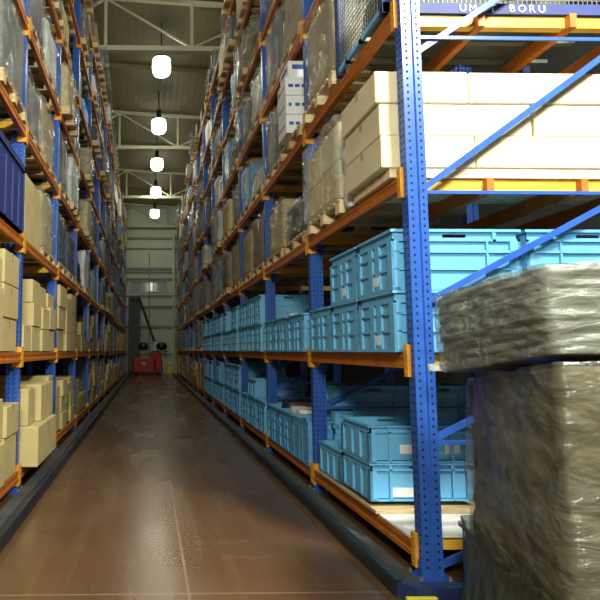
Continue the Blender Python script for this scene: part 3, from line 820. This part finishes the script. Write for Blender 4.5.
# loose green skirt of film around the foot: flares outward with deep folds, upper hem slanting down towards the camera
def skirt():
    mb = MB(); n, m_ = 150, 26; hw, hd = .645, .655
    pts = []
    per = []
    for i in range(n + 1):
        t_ = i / n * 4
        e = int(min(3, t_)); f = t_ - e
        x, y = [(-hw, hd - 2 * hd * f), (-hw + 2 * hw * f, -hd), (hw, -hd + 2 * hd * f), (hw - 2 * hw * f, hd)][e]
        per.append((x, y))
    for j in range(m_ + 1):
        v = j / m_
        for i, (x, y) in enumerate(per[:-1]):
            hem = .56 - .04 * y / hd + .05 * noise.noise(Vector((x * 3, y * 3, 1)))
            z = hem * v + .004
            fold = noise.noise(Vector((x * 7 + z * 2.5, y * 7 - z * 3.5, z * 2.5))) * .06 * (1 - v * .6) + noise.noise(Vector((x * 18, y * 18, z * 6))) * .018
            flare = .02 + .045 * (1 - v) ** 1.2 + (.03 if v > .93 else 0)
            r = Vector((x, y, 0)).normalized() * (flare + abs(fold)) * (.25 if y > .55 else 1)
            mb.v.append((x + r.x, y + r.y, z))
    for j in range(m_):
        for i in range(n):
            a, b = j * n + i, j * n + (i + 1) % n
            mb.f.append((a, b, b + n, a + n)); mb.m.append(0)
    return mb.build('film_skirt', M['skirt'], lo, smooth=True)
sk = skirt(); sk['label'] = 'loose dark green film skirt'
def warp_up(q, p):
    zt = max(0, min(1, q.z / .40))
    q.z += (1 - zt) * (-.058 * q.y / .64)
    if zt < .45: q.x -= (.45 - zt) * .06 * (1 if p.x > 0 else -1); q.y -= (.45 - zt) * .05 * (1 if p.y > 0 else -1)
    return q
up = empty('wrapped_sheet_bundle', (2.177, 2.46, 1.41), math.radians(-11))
tag(up, 'grey green bundle of sheets in crumpled film, on top of brown wrapped stack', 'bundle')
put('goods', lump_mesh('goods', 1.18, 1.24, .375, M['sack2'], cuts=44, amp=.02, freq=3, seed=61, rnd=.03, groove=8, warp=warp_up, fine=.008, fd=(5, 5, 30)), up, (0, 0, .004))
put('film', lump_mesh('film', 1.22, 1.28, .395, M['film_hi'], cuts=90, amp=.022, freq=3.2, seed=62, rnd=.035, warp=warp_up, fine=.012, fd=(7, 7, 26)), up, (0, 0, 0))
o = put('paper_scrap', lump_mesh('ps', .12, .10, .04, M['paper'], cuts=8, amp=.02, freq=9, seed=3), None, (1.74, 3.24, 1.36)); tag(o, 'white paper scrap tucked at the corner between the two wrapped stacks', 'paper')

# ------------------------------------------------------------------ forklift at the end of the aisle
t = empty('forklift_truck', (.05, 34.2, 0)); tag(t, 'red forklift truck with black mast parked at the aisle end', 'forklift')
MB().box(-1.0, .35, -.9, .9, .14, 1.02).build('body', M['red'], t, bevel=.06)
MB().box(.36, .80, -.85, .9, .14, 1.06).build('side_cover', M['red'], t, bevel=.08)
MB().box(.55, .84, -.88, -.4, .12, .45).build('bumper', M['black'], t, bevel=.03)
mb = MB()
for x in (-1.32, -.72): mb.box(x, x + .16, .2, .5, .1, 4.85)
for z in (.9, 2.2, 3.4, 4.7): mb.box(-1.32, -.56, .25, .42, z, z + .16)
mb.box(-1.25, -.62, .3, .36, .2, 4.8)
mb.build('mast', M['mast'], t)
MB().box(-.55, -1.15, -.1, .3, 4.72, 4.9).build('mast_head', M['mast'], t)
MB().bar((-.60, -.3, 4.75), (.32, -.5, 2.05), .13, .13).build('overhead_guard_bar', M['mast'], t)
MB().bar((-.60, .5, 4.75), (.32, .6, 2.05), .13, .13).build('overhead_guard_bar', M['mast'], t)
for x, w_ in ((-.36, .30), (.76, .36)):
    MB().lathe((0, 0, 0), [(.001, -.25), (w_ * .6, -.22), (w_ * .95, -.12), (w_, 0), (w_ * .95, .12), (w_ * .6, .22), (.001, .25)], 24).build('seat_cushion' if x < 0 else 'spare_cushion', M['black'], t, smooth=True).location = (x, -.4, 1.75)
MB().box(.30, .62, -.5, -.2, 1.5, 2.0).build('control_panel', M['card_wh'], t, bevel=.04)
MB().box(.1, .75, -.35, .35, 1.02, 1.45).build('console', M['red'], t, bevel=.05)
MB().box(.6, 1.2, -.4, -.3, 1.4, 1.46).box(1.0, 1.06, -.4, -.34, 1.0, 1.5).build('bracket', M['black'], t)
for x in (-.8, .6):
    for y in (-.62, .62): MB().tube([(x - .1, y, .16), (x + .1, y, .16)], .16, 18).build('wheel', M['black'], t)
MB().box(-.42, -.22, -.915, -.9, .62, .76).build('badge', M['yellow'], t)
o = MB().box(1.18, 1.55, 35.3, 35.6, 0, .52).box(1.14, 1.59, 35.26, 35.64, .52, .60).build('yellow_bin', M['yellow'], bevel=.02); tag(o, 'yellow box standing on the floor by the end wall', 'box')

# ------------------------------------------------------------------ unseen area lights: key above the rack end, added aisle fill
def area(loc, target, size, e, col):
    l = bpy.data.lights.new('unseen_light', 'AREA'); l.energy = e; l.size = size; l.color = col
    o = bpy.data.objects.new('unseen_light', l); o.location = loc
    o.rotation_euler = (Vector(target) - Vector(loc)).to_track_quat('-Z', 'Y').to_euler(); C.objects.link(o); return o
area((3.3, .7, 6.2), (2.6, 3.7, 2.4), .9, 800, (1, 1, .93))
area((-.5, -1.8, 4.2), (-.1, 7, 1.6), 1.2, 450, (1, .99, .84))  # fill added to brighten camera-facing and right-hand aisle faces

wd = bpy.data.worlds.new('World'); bpy.context.scene.world = wd; wd.use_nodes = True
wd.node_tree.nodes['Background'].inputs[0].default_value = (.75, .85, 1, 1); wd.node_tree.nodes['Background'].inputs[1].default_value = .05

# ------------------------------------------------------------------ camera
cam = bpy.data.cameras.new('camera'); co = bpy.data.objects.new('camera', cam); C.objects.link(co)
cam.sensor_width = 36; cam.sensor_fit = 'HORIZONTAL'; cam.lens = 541.4 * 36 / 600
cam.shift_x = (300 - 159.2) / 600; cam.shift_y = (303.05 - 300) / 600
cam.clip_end = 200
co.location = (0, 0, 1.481); co.rotation_euler = (PI / 2 + .0876, 0, -.02)
sc = bpy.context.scene; sc.camera = co
sc.view_settings.view_transform = 'Standard'; sc.view_settings.look = 'None'; sc.view_settings.gamma = 1; sc.view_settings.use_curve_mapping = False
sc.view_settings.exposure = 0.0
sc.cycles.max_bounces = 8; sc.cycles.transparent_max_bounces = 12; sc.cycles.use_denoising = True
sc.cycles.sample_clamp_indirect = 6
